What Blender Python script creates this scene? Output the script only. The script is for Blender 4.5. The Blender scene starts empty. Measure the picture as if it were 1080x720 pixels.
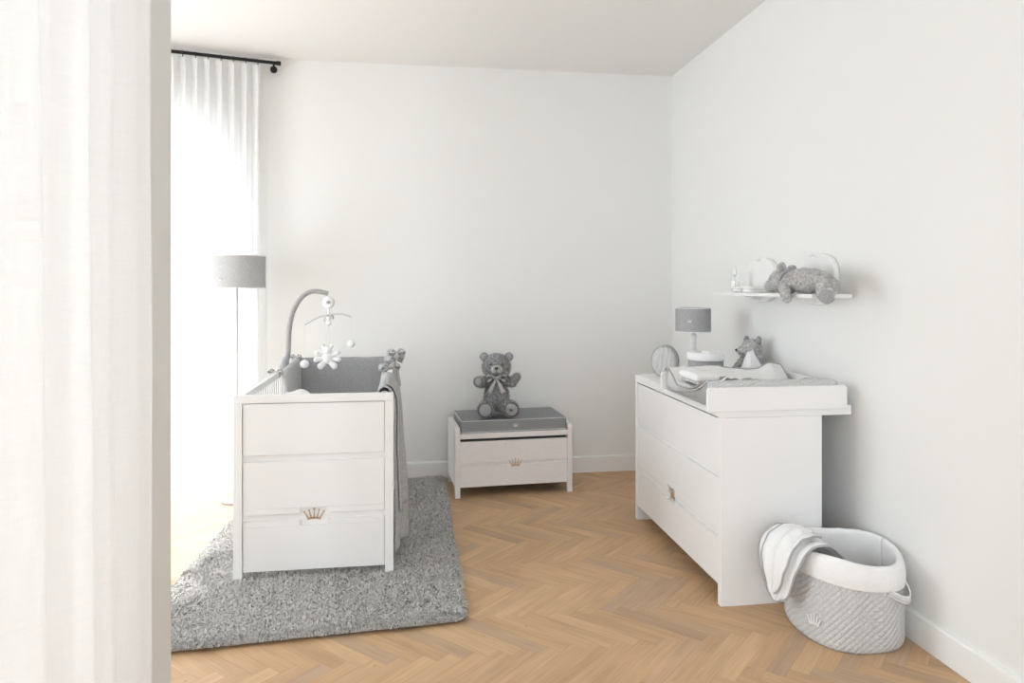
import bpy, bmesh, math, random
import numpy as np
from mathutils import Vector, Matrix, noise

random.seed(7); np.random.seed(7)
PI = math.pi
C = bpy.context.scene.collection
R = math.radians

# ------------------------------------------------------------------ materials
def new_mat(name):
    m = bpy.data.materials.new(name); m.use_nodes = True
    nt = m.node_tree; b = nt.nodes['Principled BSDF']
    return m, nt, b

def N(nt, t, **kw):
    n = nt.nodes.new(t)
    for k, v in kw.items():
        if k in n.inputs: n.inputs[k].default_value = v
        else: setattr(n, k, v)
    return n

def plain(name, col, rough=.5, nscale=0, bump=0, var=0, detail=4, metal=0, spec=.5, coords='Object', sheen=0):
    m, nt, b = new_mat(name)
    b.inputs['Base Color'].default_value = (*col, 1); b.inputs['Roughness'].default_value = rough
    b.inputs['Metallic'].default_value = metal; b.inputs['Specular IOR Level'].default_value = spec
    if sheen: b.inputs['Sheen Weight'].default_value = sheen
    if nscale:
        tc = N(nt, 'ShaderNodeTexCoord'); no = N(nt, 'ShaderNodeTexNoise'); no.inputs['Scale'].default_value = nscale
        no.inputs['Detail'].default_value = detail
        nt.links.new(tc.outputs[coords], no.inputs['Vector'])
        if var:
            r = N(nt, 'ShaderNodeValToRGB'); e = r.color_ramp.elements
            e[0].position = .3; e[1].position = .7
            e[0].color = (*[c*(1-var) for c in col], 1); e[1].color = (*[min(1, c*(1+var)) for c in col], 1)
            nt.links.new(no.outputs['Fac'], r.inputs['Fac']); nt.links.new(r.outputs['Color'], b.inputs['Base Color'])
        if bump:
            bp = N(nt, 'ShaderNodeBump'); bp.inputs['Strength'].default_value = bump; bp.inputs['Distance'].default_value = .003
            nt.links.new(no.outputs['Fac'], bp.inputs['Height']); nt.links.new(bp.outputs['Normal'], b.inputs['Normal'])
    return m

def weave(name, col, scale=350, var=.12, bump=.25, quilt=0, qscale=40, rough=.9):
    """woven cloth: two crossed stretched noises; quilt>0 adds a stitched diamond relief on the UVs"""
    m, nt, b = new_mat(name)
    b.inputs['Roughness'].default_value = rough; b.inputs['Specular IOR Level'].default_value = .2
    tc = N(nt, 'ShaderNodeTexCoord')
    outs = []
    for sc in ((scale, scale, scale*.12), (scale*.12, scale*.12, scale)):
        mp = N(nt, 'ShaderNodeMapping'); mp.inputs['Scale'].default_value = sc
        no = N(nt, 'ShaderNodeTexNoise'); no.inputs['Scale'].default_value = 1; no.inputs['Detail'].default_value = 2
        nt.links.new(tc.outputs['Object'], mp.inputs['Vector']); nt.links.new(mp.outputs['Vector'], no.inputs['Vector'])
        outs.append(no.outputs['Fac'])
    ad = N(nt, 'ShaderNodeMath', operation='ADD'); nt.links.new(outs[0], ad.inputs[0]); nt.links.new(outs[1], ad.inputs[1])
    mr = N(nt, 'ShaderNodeMapRange'); mr.inputs['From Min'].default_value = .7; mr.inputs['From Max'].default_value = 1.3
    nt.links.new(ad.outputs[0], mr.inputs['Value'])
    mx = N(nt, 'ShaderNodeMix', data_type='RGBA')
    mx.inputs['A'].default_value = (*[c*(1-var) for c in col], 1); mx.inputs['B'].default_value = (*[min(1, c*(1+var)) for c in col], 1)
    nt.links.new(mr.outputs['Result'], mx.inputs['Factor']); nt.links.new(mx.outputs['Result'], b.inputs['Base Color'])
    bp = N(nt, 'ShaderNodeBump'); bp.inputs['Strength'].default_value = bump; bp.inputs['Distance'].default_value = .001
    nt.links.new(mr.outputs['Result'], bp.inputs['Height'])
    if quilt:
        sx = N(nt, 'ShaderNodeSeparateXYZ'); nt.links.new(tc.outputs['UV'], sx.inputs[0])
        hs = []
        for op in ('ADD', 'SUBTRACT'):
            a = N(nt, 'ShaderNodeMath', operation=op); nt.links.new(sx.outputs[0], a.inputs[0]); nt.links.new(sx.outputs[1], a.inputs[1])
            f = N(nt, 'ShaderNodeMath', operation='MULTIPLY'); nt.links.new(a.outputs[0], f.inputs[0]); f.inputs[1].default_value = qscale*PI
            s = N(nt, 'ShaderNodeMath', operation='SINE'); nt.links.new(f.outputs[0], s.inputs[0])
            ab = N(nt, 'ShaderNodeMath', operation='ABSOLUTE'); nt.links.new(s.outputs[0], ab.inputs[0])
            pw = N(nt, 'ShaderNodeMath', operation='POWER'); nt.links.new(ab.outputs[0], pw.inputs[0]); pw.inputs[1].default_value = .6 if op == 'SUBTRACT' else .22
            hs.append(pw.outputs[0])
        mu = N(nt, 'ShaderNodeMath', operation='MULTIPLY'); nt.links.new(hs[0], mu.inputs[0]); nt.links.new(hs[1], mu.inputs[1])
        b2 = N(nt, 'ShaderNodeBump'); b2.inputs['Strength'].default_value = quilt; b2.inputs['Distance'].default_value = .006
        nt.links.new(mu.outputs[0], b2.inputs['Height']); nt.links.new(bp.outputs['Normal'], b2.inputs['Normal'])
        nt.links.new(b2.outputs['Normal'], b.inputs['Normal'])
    else:
        nt.links.new(bp.outputs['Normal'], b.inputs['Normal'])
    return m

def sheer(name, col, transp, transl, scale=500, slub=.5):
    """thin linen: diffuse + translucent + open weave"""
    m, nt, b = new_mat(name); nt.nodes.remove(b)
    out = nt.nodes['Material Output']
    tc = N(nt, 'ShaderNodeTexCoord'); outs = []
    for sc in ((scale, scale, scale*.04), (scale*.05, scale*.05, scale)):
        mp = N(nt, 'ShaderNodeMapping'); mp.inputs['Scale'].default_value = sc
        no = N(nt, 'ShaderNodeTexNoise'); no.inputs['Scale'].default_value = 1; no.inputs['Detail'].default_value = 3
        nt.links.new(tc.outputs['Object'], mp.inputs['Vector']); nt.links.new(mp.outputs['Vector'], no.inputs['Vector'])
        outs.append(no.outputs['Fac'])
    ad = N(nt, 'ShaderNodeMath', operation='ADD'); nt.links.new(outs[0], ad.inputs[0]); nt.links.new(outs[1], ad.inputs[1])
    mr = N(nt, 'ShaderNodeMapRange'); mr.inputs['From Min'].default_value = .65; mr.inputs['From Max'].default_value = 1.35
    mr.inputs['To Min'].default_value = 1-slub; mr.inputs['To Max'].default_value = 1+slub
    nt.links.new(ad.outputs[0], mr.inputs['Value'])
    df = N(nt, 'ShaderNodeBsdfDiffuse'); df.inputs['Color'].default_value = (*col, 1)
    tl = N(nt, 'ShaderNodeBsdfTranslucent'); tl.inputs['Color'].default_value = (*col, 1)
    tr = N(nt, 'ShaderNodeBsdfTransparent')
    m1 = N(nt, 'ShaderNodeMixShader')
    f1 = N(nt, 'ShaderNodeMath', operation='MULTIPLY'); f1.inputs[1].default_value = transl
    nt.links.new(mr.outputs['Result'], f1.inputs[0]); nt.links.new(f1.outputs[0], m1.inputs[0])
    nt.links.new(df.outputs[0], m1.inputs[1]); nt.links.new(tl.outputs[0], m1.inputs[2])
    m2 = N(nt, 'ShaderNodeMixShader')
    f2 = N(nt, 'ShaderNodeMath', operation='MULTIPLY'); f2.inputs[1].default_value = transp
    nt.links.new(mr.outputs['Result'], f2.inputs[0]); nt.links.new(f2.outputs[0], m2.inputs[0])
    nt.links.new(m1.outputs[0], m2.inputs[1]); nt.links.new(tr.outputs[0], m2.inputs[2])
    nt.links.new(m2.outputs[0], out.inputs['Surface'])
    return m

def wood_floor():
    m, nt, b = new_mat('herringbone oak')
    uv = N(nt, 'ShaderNodeUVMap', uv_map='UVMap'); at = N(nt, 'ShaderNodeAttribute', attribute_name='plank')
    sep = N(nt, 'ShaderNodeSeparateXYZ'); nt.links.new(uv.outputs[0], sep.inputs[0])
    cmb = N(nt, 'ShaderNodeCombineXYZ'); nt.links.new(sep.outputs[0], cmb.inputs[0]); nt.links.new(sep.outputs[1], cmb.inputs[1])
    k = N(nt, 'ShaderNodeMath', operation='MULTIPLY'); k.inputs[1].default_value = 37; nt.links.new(at.outputs['Fac'], k.inputs[0])
    nt.links.new(k.outputs[0], cmb.inputs[2])
    def stretched(sx, sy, detail=5, dist=0):
        mp = N(nt, 'ShaderNodeMapping'); mp.inputs['Scale'].default_value = (sx, sy, 1)
        no = N(nt, 'ShaderNodeTexNoise'); no.inputs['Scale'].default_value = 1; no.inputs['Detail'].default_value = detail
        no.inputs['Distortion'].default_value = dist
        nt.links.new(cmb.outputs[0], mp.inputs['Vector']); nt.links.new(mp.outputs['Vector'], no.inputs['Vector']); return no.outputs['Fac']
    g1 = stretched(5, 130); g2 = stretched(2.2, 22, 3, 1.2); g3 = stretched(3, 5, 2)
    r = N(nt, 'ShaderNodeValToRGB'); e = r.color_ramp.elements            # plank tone
    e[0].position = 0; e[0].color = (.47, .315, .19, 1); e[1].position = 1; e[1].color = (.64, .43, .25, 1)
    for p, c in ((.12, (.51, .355, .235)), (.3, (.545, .355, .205)), (.55, (.57, .37, .21)), (.8, (.59, .39, .225))):
        x = e.new(p); x.color = (*c, 1)
    nt.links.new(at.outputs['Fac'], r.inputs['Fac'])
    def mul(colA, fac_socket, lo, hi, fmin=.3, fmax=.7):
        mr = N(nt, 'ShaderNodeMapRange'); mr.inputs['From Min'].default_value = fmin; mr.inputs['From Max'].default_value = fmax
        mr.inputs['To Min'].default_value = lo; mr.inputs['To Max'].default_value = hi
        nt.links.new(fac_socket, mr.inputs['Value'])
        v = N(nt, 'ShaderNodeVectorMath', operation='SCALE'); nt.links.new(colA, v.inputs[0]); nt.links.new(mr.outputs['Result'], v.inputs['Scale'])
        return v.outputs[0]
    c = mul(r.outputs['Color'], g1, .93, 1.05); c = mul(c, g2, .90, 1.08); c = mul(c, g3, .92, 1.08)
    # seams between planks (uv is in metres, plank .42 x .07)
    def edge(sock, size):
        s = N(nt, 'ShaderNodeMath', operation='SUBTRACT'); s.inputs[0].default_value = size; nt.links.new(sock, s.inputs[1])
        mn = N(nt, 'ShaderNodeMath', operation='MINIMUM'); nt.links.new(sock, mn.inputs[0]); nt.links.new(s.outputs[0], mn.inputs[1]); return mn.outputs[0]
    mn = N(nt, 'ShaderNodeMath', operation='MINIMUM'); nt.links.new(edge(sep.outputs[0], .40), mn.inputs[0]); nt.links.new(edge(sep.outputs[1], .40/6), mn.inputs[1])
    c = mul(c, mn.outputs[0], .72, 1, .0002, .0011)
    # knots
    vo = N(nt, 'ShaderNodeTexVoronoi'); mp = N(nt, 'ShaderNodeMapping'); mp.inputs['Scale'].default_value = (5, 9, 1)
    nt.links.new(cmb.outputs[0], mp.inputs['Vector']); nt.links.new(mp.outputs['Vector'], vo.inputs['Vector']); vo.inputs['Scale'].default_value = 1
    c = mul(c, vo.outputs['Distance'], .6, 1, .01, .05)
    nt.links.new(c, b.inputs['Base Color']); b.inputs['Roughness'].default_value = .5; b.inputs['Specular IOR Level'].default_value = .3
    bp = N(nt, 'ShaderNodeBump'); bp.inputs['Strength'].default_value = .12; bp.inputs['Distance'].default_value = .001
    nt.links.new(g1, bp.inputs['Height']); nt.links.new(bp.outputs['Normal'], b.inputs['Normal'])
    return m

M = {}
M['wall'] = plain('matte white wall paint', (.80, .80, .785), .9, 60, .05, 0)
M['ceil'] = plain('matte white ceiling paint', (.80, .795, .78), .95, 60, .04, 0)
M['trim'] = plain('satin white trim', (.84, .84, .825), .5, 20, .02)
M['lacq'] = plain('white satin lacquer', (.86, .86, .86), .38, 30, .02)
M['lacqin'] = plain('white furniture board', (.72, .71, .70), .6, 30, .02)
M['benchw'] = plain('off white stained wood', (.80, .77, .765), .5, 45, .05, .02)
M['floor'] = wood_floor()
M['grey'] = weave('grey woven cloth', (.37, .37, .375), 420, .16)
M['greyl'] = weave('light grey woven cloth', (.50, .50, .50), 420, .14)
M['bench_cush'] = weave('mid grey cotton', (.27, .28, .285), 420, .12)
M['quilt'] = weave('light grey quilted jersey', (.62, .62, .62), 420, .10, .2, quilt=.8, qscale=38)
M['quilt2'] = weave('light grey quilted pad', (.70, .70, .70), 420, .12, .2, quilt=.8, qscale=30)
M['knit'] = weave('grey knitted wool', (.44, .44, .445), 260, .22, .6)
M['white_cloth'] = weave('white cotton', (.84, .84, .84), 300, .03, .15)
M['terry'] = plain('white terry', (.84, .84, .84), .95, 260, .5, .03)
M['pipe'] = plain('grey cotton piping', (.40, .40, .40), .9, 300, .2, .05)
M['pipel'] = plain('pale piping', (.60, .61, .62), .9, 300, .2, .05)
M['fur'] = plain('grey plush', (.28, .28, .285), 1, 70, 1.0, .45, 3, spec=.05, sheen=.25)
M['furl'] = plain('pale grey plush', (.46, .45, .445), 1, 80, 1.0, .35, 3, spec=.05, sheen=.25)
M['pad'] = plain('smooth grey velour', (.33, .33, .34), .9, 120, .2, .1)
M['furw'] = plain('white plush', (.86, .86, .86), 1, 120, .5, .03)
M['dark'] = plain('dark thread and gap shade', (.045, .045, .05), .5, 50, .05)
M['black'] = plain('black metal', (.012, .012, .013), .4, 50, .03, metal=.4)
M['gold'] = plain('brushed bronze', (.60, .43, .29), .45, 80, .05, .1, metal=.3)
M['wplastic'] = plain('white enamel', (.82, .82, .81), .35, 20, .02)
M['metalw'] = plain('pale painted metal', (.66, .66, .66), .35, 20, .02)
M['chrome'] = plain('silver cap', (.75, .75, .76), .2, 20, .02, metal=.8)
M['rug'] = plain('grey wool pile', (.60, .585, .57), 1, 60, 0, .2, 3, spec=.1)
M['rugb'] = plain('grey rug backing', (.18, .175, .17), 1, 200, .3, .1)
M['frame'] = plain('taupe painted window frame', (.33, .30, .27), .5, 30, .03)
M['nearsheer'] = sheer('heavy white linen', (.92, .92, .92), .05, .18, 300, .5)
M['farsheer'] = sheer('sheer white voile', (.90, .90, .90), .20, .34, 500, .35)
m, nt, b = new_mat('window glass'); nt.nodes.remove(b)
tr = N(nt, 'ShaderNodeBsdfTransparent'); gl = N(nt, 'ShaderNodeBsdfGlossy'); gl.inputs['Roughness'].default_value = .02
mx = N(nt, 'ShaderNodeMixShader'); mx.inputs[0].default_value = .05
nt.links.new(tr.outputs[0], mx.inputs[1]); nt.links.new(gl.outputs[0], mx.inputs[2]); nt.links.new(mx.outputs[0], nt.nodes['Material Output'].inputs['Surface'])
M['glass'] = m
m, nt, b = new_mat('clear bottle glass')
b.inputs['Base Color'].default_value = (.93, .96, .93, 1); b.inputs['Transmission Weight'].default_value = .75; b.inputs['Roughness'].default_value = .08
M['bottle'] = m

# ------------------------------------------------------------------ builders
ORG = {}
def thing(name, label, cat, loc=(0, 0, 0), rotz=0, group=None, rot=None):
    o = bpy.data.objects.new(name, None); C.objects.link(o); o.empty_display_size = .05
    o.location = loc; o.rotation_euler = rot if rot else (0, 0, rotz)
    o['label'] = label; o['category'] = cat
    if group: o['group'] = group
    ORG[o.name] = (Matrix.Translation(loc) @ (Matrix.Rotation(rotz, 4, 'Z') if not rot else o.rotation_euler.to_matrix().to_4x4())).inverted()
    return o

class G:
    """a growing mesh"""
    def __init__(s): s.v = []; s.f = []; s.uv = {}
    def add(s, V, F, mat=None):
        k = len(s.v)
        s.v += [Vector(p) if mat is None else mat @ Vector(p) for p in V]
        s.f += [tuple(i+k for i in f) for f in F]; return s
    def box(s, x0, x1, y0, y1, z0, z1, mat=None):
        return s.add([(x, y, z) for z in (z0, z1) for y in (y0, y1) for x in (x0, x1)],
              [(0, 2, 3, 1), (4, 5, 7, 6), (0, 1, 5, 4), (2, 6, 7, 3), (0, 4, 6, 2), (1, 3, 7, 5)], mat)
    def prism(s, poly, a, d0, d1, mat=None):
        """poly: 2d outline; a: axis extruded (0 x,1 y,2 z)"""
        def p3(p, d):
            return {0: (d, p[0], p[1]), 1: (p[0], d, p[1]), 2: (p[0], p[1], d)}[a]
        n = len(poly); V = [p3(p, d0) for p in poly]+[p3(p, d1) for p in poly]
        F = [tuple(range(n)), tuple(range(2*n-1, n-1, -1))]+[(i, (i+1) % n, n+(i+1) % n, n+i) for i in range(n)]
        return s.add(V, F, mat)
    def lathe(s, prof, n=32, c=(0, 0, 0), mat=None, close=False):
        V = []; F = []
        for r, z in prof:
            for i in range(n):
                a = 2*PI*i/n; V.append((c[0]+r*math.cos(a), c[1]+r*math.sin(a), c[2]+z))
        m_ = len(prof)
        for j in range(m_-1+(1 if close else 0)):
            j2 = (j+1) % m_
            for i in range(n):
                F.append((j*n+i, j*n+(i+1) % n, j2*n+(i+1) % n, j2*n+i))
        if not close:
            if prof[0][0] > 1e-5: F.append(tuple(range(n-1, -1, -1)))
            if prof[-1][0] > 1e-5: F.append(tuple(range((m_-1)*n, m_*n)))
        return s.add(V, F, mat)
    def tube(s, pts, r, n=10, closed=False):
        pts = [Vector(p) for p in pts]; m_ = len(pts)
        rr = r if isinstance(r, (list, tuple)) else [r]*m_
        V = []; F = []; up = Vector((.13, .21, 1)).normalized(); prev = None
        for i, p in enumerate(pts):
            a = pts[(i-1) % m_] if (closed or i > 0) else p; b = pts[(i+1) % m_] if (closed or i < m_-1) else p
            t = (b-a).normalized()
            if prev is None:
                u = t.cross(up)
                if u.length < .1: u = t.cross(Vector((1, 0, 0)))
                u.normalize()
            else:
                u = (prev-t*prev.dot(t)).normalized()
            prev = u; w = t.cross(u)
            for k in range(n):
                an = 2*PI*k/n; V.append(p+rr[i]*(math.cos(an)*u+math.sin(an)*w))
        for i in range(m_ if closed else m_-1):
            i2 = (i+1) % m_
            for k in range(n): F.append((i*n+k, i*n+(k+1) % n, i2*n+(k+1) % n, i2*n+k))
        if not closed: F += [tuple(range(n-1, -1, -1)), tuple(range((m_-1)*n, m_*n))]
        return s.add(V, F)
    def ball(s, c, r, seg=16, rot=None):
        if isinstance(r, (int, float)): r = (r, r, r)
        V = []; F = []; nr = seg//2+1
        Mx = Matrix.Translation(c) @ (rot.to_4x4() if rot else Matrix()) @ Matrix.Diagonal((*r, 1))
        V.append((0, 0, 1))
        for j in range(1, nr):
            th = PI*j/nr
            for i in range(seg): V.append((math.sin(th)*math.cos(2*PI*i/seg), math.sin(th)*math.sin(2*PI*i/seg), math.cos(th)))
        V.append((0, 0, -1)); L = len(V)-1
        for i in range(seg): F.append((0, 1+i, 1+(i+1) % seg))
        for j in range(nr-2):
            for i in range(seg):
                a = 1+j*seg+i; b_ = 1+j*seg+(i+1) % seg; F.append((a, a+seg, b_+seg, b_))
        o = 1+(nr-2)*seg
        for i in range(seg): F.append((o+i, L, o+(i+1) % seg))
        return s.add(V, F, Mx)
    def limb(s, a, b, ra, rb, seg=14):
        a = Vector(a); b = Vector(b); n = 7
        for i in range(n):
            t = i/(n-1); s.ball(a.lerp(b, t), ra+(rb-ra)*t, seg)
        return s
    def grid(s, fn, nu, nv, closed_u=False):
        V = []; U = []
        for j in range(nv+1):
            for i in range(nu+1): V.append(fn(i/nu, j/nv)); U.append((i/nu, j/nv))
        F = [(j*(nu+1)+i, j*(nu+1)+i+1, (j+1)*(nu+1)+i+1, (j+1)*(nu+1)+i) for j in range(nv) for i in range(nu)]
        k = len(s.v); s.add(V, F)
        for i, u in enumerate(U): s.uv[k+i] = u
        return s

def put(name, g, mat, parent=None, bevel=0, smooth=None, local=False, solid=0, sub=0, uvscale=(1, 1), weld=True, kind=None, label=None):
    me = bpy.data.meshes.new(name)
    V = g.v
    if parent is not None and not local: inv = ORG.get(parent.name, Matrix()); V = [inv @ Vector(p) for p in V]
    me.from_pydata([tuple(p) for p in V], [], g.f)
    if g.uv:
        ul = me.uv_layers.new(name='UVMap')
        for l in me.loops:
            u = g.uv.get(l.vertex_index, (0, 0)); ul.data[l.index].uv = (u[0]*uvscale[0], u[1]*uvscale[1])
    bm = bmesh.new(); bm.from_mesh(me)
    bmesh.ops.recalc_face_normals(bm, faces=bm.faces)
    bm.to_mesh(me); bm.free()
    me.materials.append(M[mat])
    o = bpy.data.objects.new(name, me); C.objects.link(o)
    if parent is not None: o.parent = parent; ORG[o.name] = ORG.get(parent.name, Matrix())
    if smooth is None: smooth = bool(g.uv)
    if smooth:
        for p in me.polygons: p.use_smooth = True
    if solid:
        md = o.modifiers.new('thickness', 'SOLIDIFY'); md.thickness = solid; md.offset = 0
    if bevel:
        md = o.modifiers.new('edges', 'BEVEL'); md.width = bevel; md.segments = 2; md.limit_method = 'ANGLE'
        for p in me.polygons: p.use_smooth = True
        md.harden_normals = True
    if sub:
        md = o.modifiers.new('soft', 'SUBSURF'); md.levels = sub; md.render_levels = sub
    if kind: o['kind'] = kind
    if label: o['label'] = label
    return o

def single(name, g, mat, label, cat, group=None, **kw):
    o = put(name, g, mat, **kw); o['label'] = label; o['category'] = cat
    if group: o['group'] = group
    return o
def struct(name, g, mat, parent=None, **kw):
    o = put(name, g, mat, parent, **kw); o['kind'] = 'structure'; return o

def arc(cx, cy, r, a0, a1, n=8):
    return [(cx+r*math.cos(R(a0+(a1-a0)*i/n)), cy+r*math.sin(R(a0+(a1-a0)*i/n))) for i in range(n+1)]
def smooth_path(pts, n=6):
    P = [Vector(p) for p in pts]; out = []
    for i in range(len(P)-1):
        p0 = P[max(i-1, 0)]; p1 = P[i]; p2 = P[i+1]; p3 = P[min(i+2, len(P)-1)]
        for k in range(n):
            t = k/n
            out.append(.5*((2*p1)+(-p0+p2)*t+(2*p0-5*p1+4*p2-p3)*t*t+(-p0+3*p1-3*p2+p3)*t**3))
    out.append(P[-1]); return out

def crown(w, h, th, place):
    """five rayed crown, base curved; drawn in the x-z plane facing -y, then moved by place"""
    g = G()
    bw = w*.30
    n = 10                                           # base band
    low = [(-bw+2*bw*i/n, h*(.0+.10*(1-(2*i/n-1)**2))) for i in range(n+1)]
    top = [(x*1.06, z+h*.16) for x, z in reversed(low)]
    g.prism(low+top, 1, -th, 0, place)
    for i, (bx_, tx, tz) in enumerate(((-.27, -.46, .70), (-.14, -.23, .83), (0, 0, .93), (.14, .23, .83), (.27, .46, .70))):
        a = Vector((bx_*w, h*.16)); t = Vector((tx*w, tz*h)); d = (t-a).normalized(); q = Vector((-d.y, d.x))
        wb = w*.050; wt = w*.015
        g.prism([tuple(a+q*wb), tuple(a-q*wb), tuple(t-q*wt), tuple(t+q*wt)], 1, -th, 0, place)
        rr = w*(.058 if i == 2 else .045)
        g.prism([(t.x+rr*math.cos(2*PI*k/12), t.y+rr*math.sin(2*PI*k/12)) for k in range(12)], 1, -th, 0, place)
    return g

# ------------------------------------------------------------------ room
XR, YB, H = 1.965, 5.13, 3.0
def herringbone(x0, x1, y0, y1, L=.40, w=.40/6):
    n = int(round(L/w)); V = []; F = []; UV = []; A = []
    s = 1/math.sqrt(2); U = Vector((s, -s)); W = Vector((s, s))
    def clip(poly, ax, lim, keep_greater):
        out = []
        for i in range(len(poly)):
            a, b_ = poly[i], poly[(i+1) % len(poly)]
            ia = (a[ax] >= lim) == keep_greater or a[ax] == lim; ib = (b_[ax] >= lim) == keep_greater or b_[ax] == lim
            if ia: out.append(a)
            if ia != ib:
                t = (lim-a[ax])/(b_[ax]-a[ax]); out.append(tuple(a[k]+(b_[k]-a[k])*t for k in range(4)))
        return out
    rng = random.Random(3)
    for k in range(-14, 15):
        for i in range(-110, 111):
            for typ in (0, 1):
                u0 = (i+n*k)*w; v0 = (i-n*k)*w
                du, dv = (L, w) if typ == 0 else (w, L)
                if typ: v0 += w
                cor = [(u0, v0), (u0+du, v0), (u0+du, v0+dv), (u0, v0+dv)]
                poly = []
                for (a, b_) in cor:
                    p = U*a+W*b_+Vector((.28, 2.905))
                    lu, lv = a-u0, b_-v0
                    poly.append((p.x, p.y, lu if typ == 0 else lv, lv if typ == 0 else lu))
                if max(p[0] for p in poly) < x0 or min(p[0] for p in poly) > x1 or max(p[1] for p in poly) < y0 or min(p[1] for p in poly) > y1: continue
                for ax, lim, kg in ((0, x0, True), (0, x1, False), (1, y0, True), (1, y1, False)):
                    if poly: poly = clip(poly, ax, lim, kg)
                if len(poly) < 3: continue
                base = len(V); val = rng.random()
                for p in poly: V.append((p[0], p[1], 0)); UV.append((p[2], p[3])); A.append(val)
                F.append(tuple(range(base, base+len(poly))))
    me = bpy.data.meshes.new('floor'); me.from_pydata(V, [], F)
    ul = me.uv_layers.new(name='UVMap')
    for l in me.loops: ul.data[l.index].uv = UV[l.vertex_index]
    at = me.attributes.new('plank', 'FLOAT', 'POINT'); at.data.foreach_set('value', A)
    me.materials.append(M['floor'])
    o = bpy.data.objects.new('floor', me); C.objects.link(o); o['kind'] = 'structure'
herringbone(-3.2, 2.15, -3.0, 5.3)

struct('ceiling', G().box(-3.2, 2.15, -3.0, 5.35, H, H+.15), 'ceil')
struct('wall_right', G().box(XR, XR+.2, -3.0, YB+.2, 0, H), 'wall')
struct('wall_back', G().box(-1.01, XR, YB, YB+.25, 0, H), 'wall')
bbp = [(0, 0), (.015, 0), (.015, .11), (.011, .118), (0, .12)]
struct('baseboard_back', G().prism([(YB-a, b_) for a, b_ in bbp], 0, -1.0, XR), 'trim')
struct('baseboard_right', G().prism([(XR-a, b_) for a, b_ in bbp], 1, -3.0, YB-.014), 'trim')

# window bay: wall segment turned 14 degrees, arched opening
W0 = Vector((-1.01, YB, 0)); WD = Vector((-.970, -.243, 0)); WN = Vector((.243, -.970, 0))
def bay(t, z, off=0.0): return W0+WD*t+WN*off+Vector((0, 0, z))
t0, t1, zs, rad = .127, 1.361, 2.0, .617
bayM = Matrix(((WD.x, -WN.x, 0, W0.x), (WD.y, -WN.y, 0, W0.y), (0, 0, 1, 0), (0, 0, 0, 1)))    # local (t, depth outwards, z)
g = G(); th = .25
g.box(0, t0, 0, th, 0, H, bayM); g.box(t1, 1.75, 0, th, 0, H, bayM)
ap = arc(t0+rad, zs, rad, 180, 0, 32)
for i in range(32):
    (a, za), (b_, zb) = ap[i], ap[i+1]
    g.prism([(a, za), (b_, zb), (b_, H), (a, H)], 1, 0, th, bayM)
struct('wall_bay', g, 'wall')
def arch_ring(r_out_inset, r_in_inset, d0, d1):
    g = G()
    o1 = [(t0+r_out_inset, .02)]+arc(t0+rad, zs, rad-r_out_inset, 180, 0, 32)+[(t1-r_out_inset, .02)]
    i1 = [(t0+r_in_inset, .02)]+arc(t0+rad, zs, rad-r_in_inset, 180, 0, 32)+[(t1-r_in_inset, .02)]
    for i in range(len(o1)-1):
        g.prism([o1[i], o1[i+1], i1[i+1], i1[i]], 1, d0, d1, bayM)
    return g
g = arch_ring(0.0, .055, .10, .16)
g.box(t0+.05, t1-.05, .10, .16, .0, .07, bayM)
g.box(t0+rad-.03, t0+rad+.03, .11, .15, .07, zs, bayM)
g.box(t0+.05, t1-.05, .11, .15, zs-.03, zs+.03, bayM)
w1 = struct('window_1', g, 'frame')
g = G(); g.prism([(t0+.05, .07)]+arc(t0+rad, zs, rad-.05, 180, 0, 24)+[(t1-.05, .07)], 1, .128, .132, bayM)
put('pane', g, 'glass', w1)
# the rest of the bay (hidden behind the pier from here)
BL = W0+WD*1.75
g = G(); g.box(BL.x-.25, BL.x, 2.3, 2.62, 0, H); g.box(BL.x-.25, BL.x, 4.3, BL.y+.2, 0, H); g.box(BL.x-.25, BL.x, 2.62, 4.3, 2.6, H)
struct('wall_bay_side', g, 'wall')
g = G()
for a, b_, c_, d_ in ((2.62, 2.68, .02, 2.6), (4.24, 4.3, .02, 2.6), (3.43, 3.49, .08, 2.54)): g.box(BL.x-.15, BL.x-.09, a, b_, c_, d_)
g.box(BL.x-.15, BL.x-.09, 2.68, 4.24, .02, .08); g.box(BL.x-.15, BL.x-.09, 2.68, 4.24, 2.54, 2.6)
w2 = struct('window_2', g, 'frame')
put('pane', G().box(BL.x-.122, BL.x-.118, 2.68, 4.24, .08, 2.54), 'glass', w2)
struct('wall_bay_return', G().box(BL.x-.25, -1.05, 2.18, 2.48, 0, H), 'wall')
# near left wall with the window behind the linen curtain
XL = -.80
g = G(); g.box(XL-.25, XL, 2.10, 2.48, 0, H); g.box(XL-.25, XL, -.6, 2.10, 2.82, H); g.box(XL-.25, XL, -3.0, -2.7, 0, H); g.box(XL-.25, XL, -1.0, -.6, 0, H); g.box(XL-.25, XL, -2.7, -1.0, 0, .3); g.box(XL-.25, XL, -2.7, -1.0, 2.75, H)
struct('wall_left', g, 'wall')
g = G()
for a in (-.6, .72, 2.04): g.box(XL-.17, XL-.10, a, a+.06, .02, 2.82)
g.box(XL-.17, XL-.10, -.6, 2.1, 0, .07); g.box(XL-.17, XL-.10, -.6, 2.1, 2.76, 2.82)
w3 = struct('window_3', g, 'frame')
put('pane', G().box(XL-.137, XL-.133, -.55, 2.05, .07, 2.76), 'glass', w3)

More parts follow.
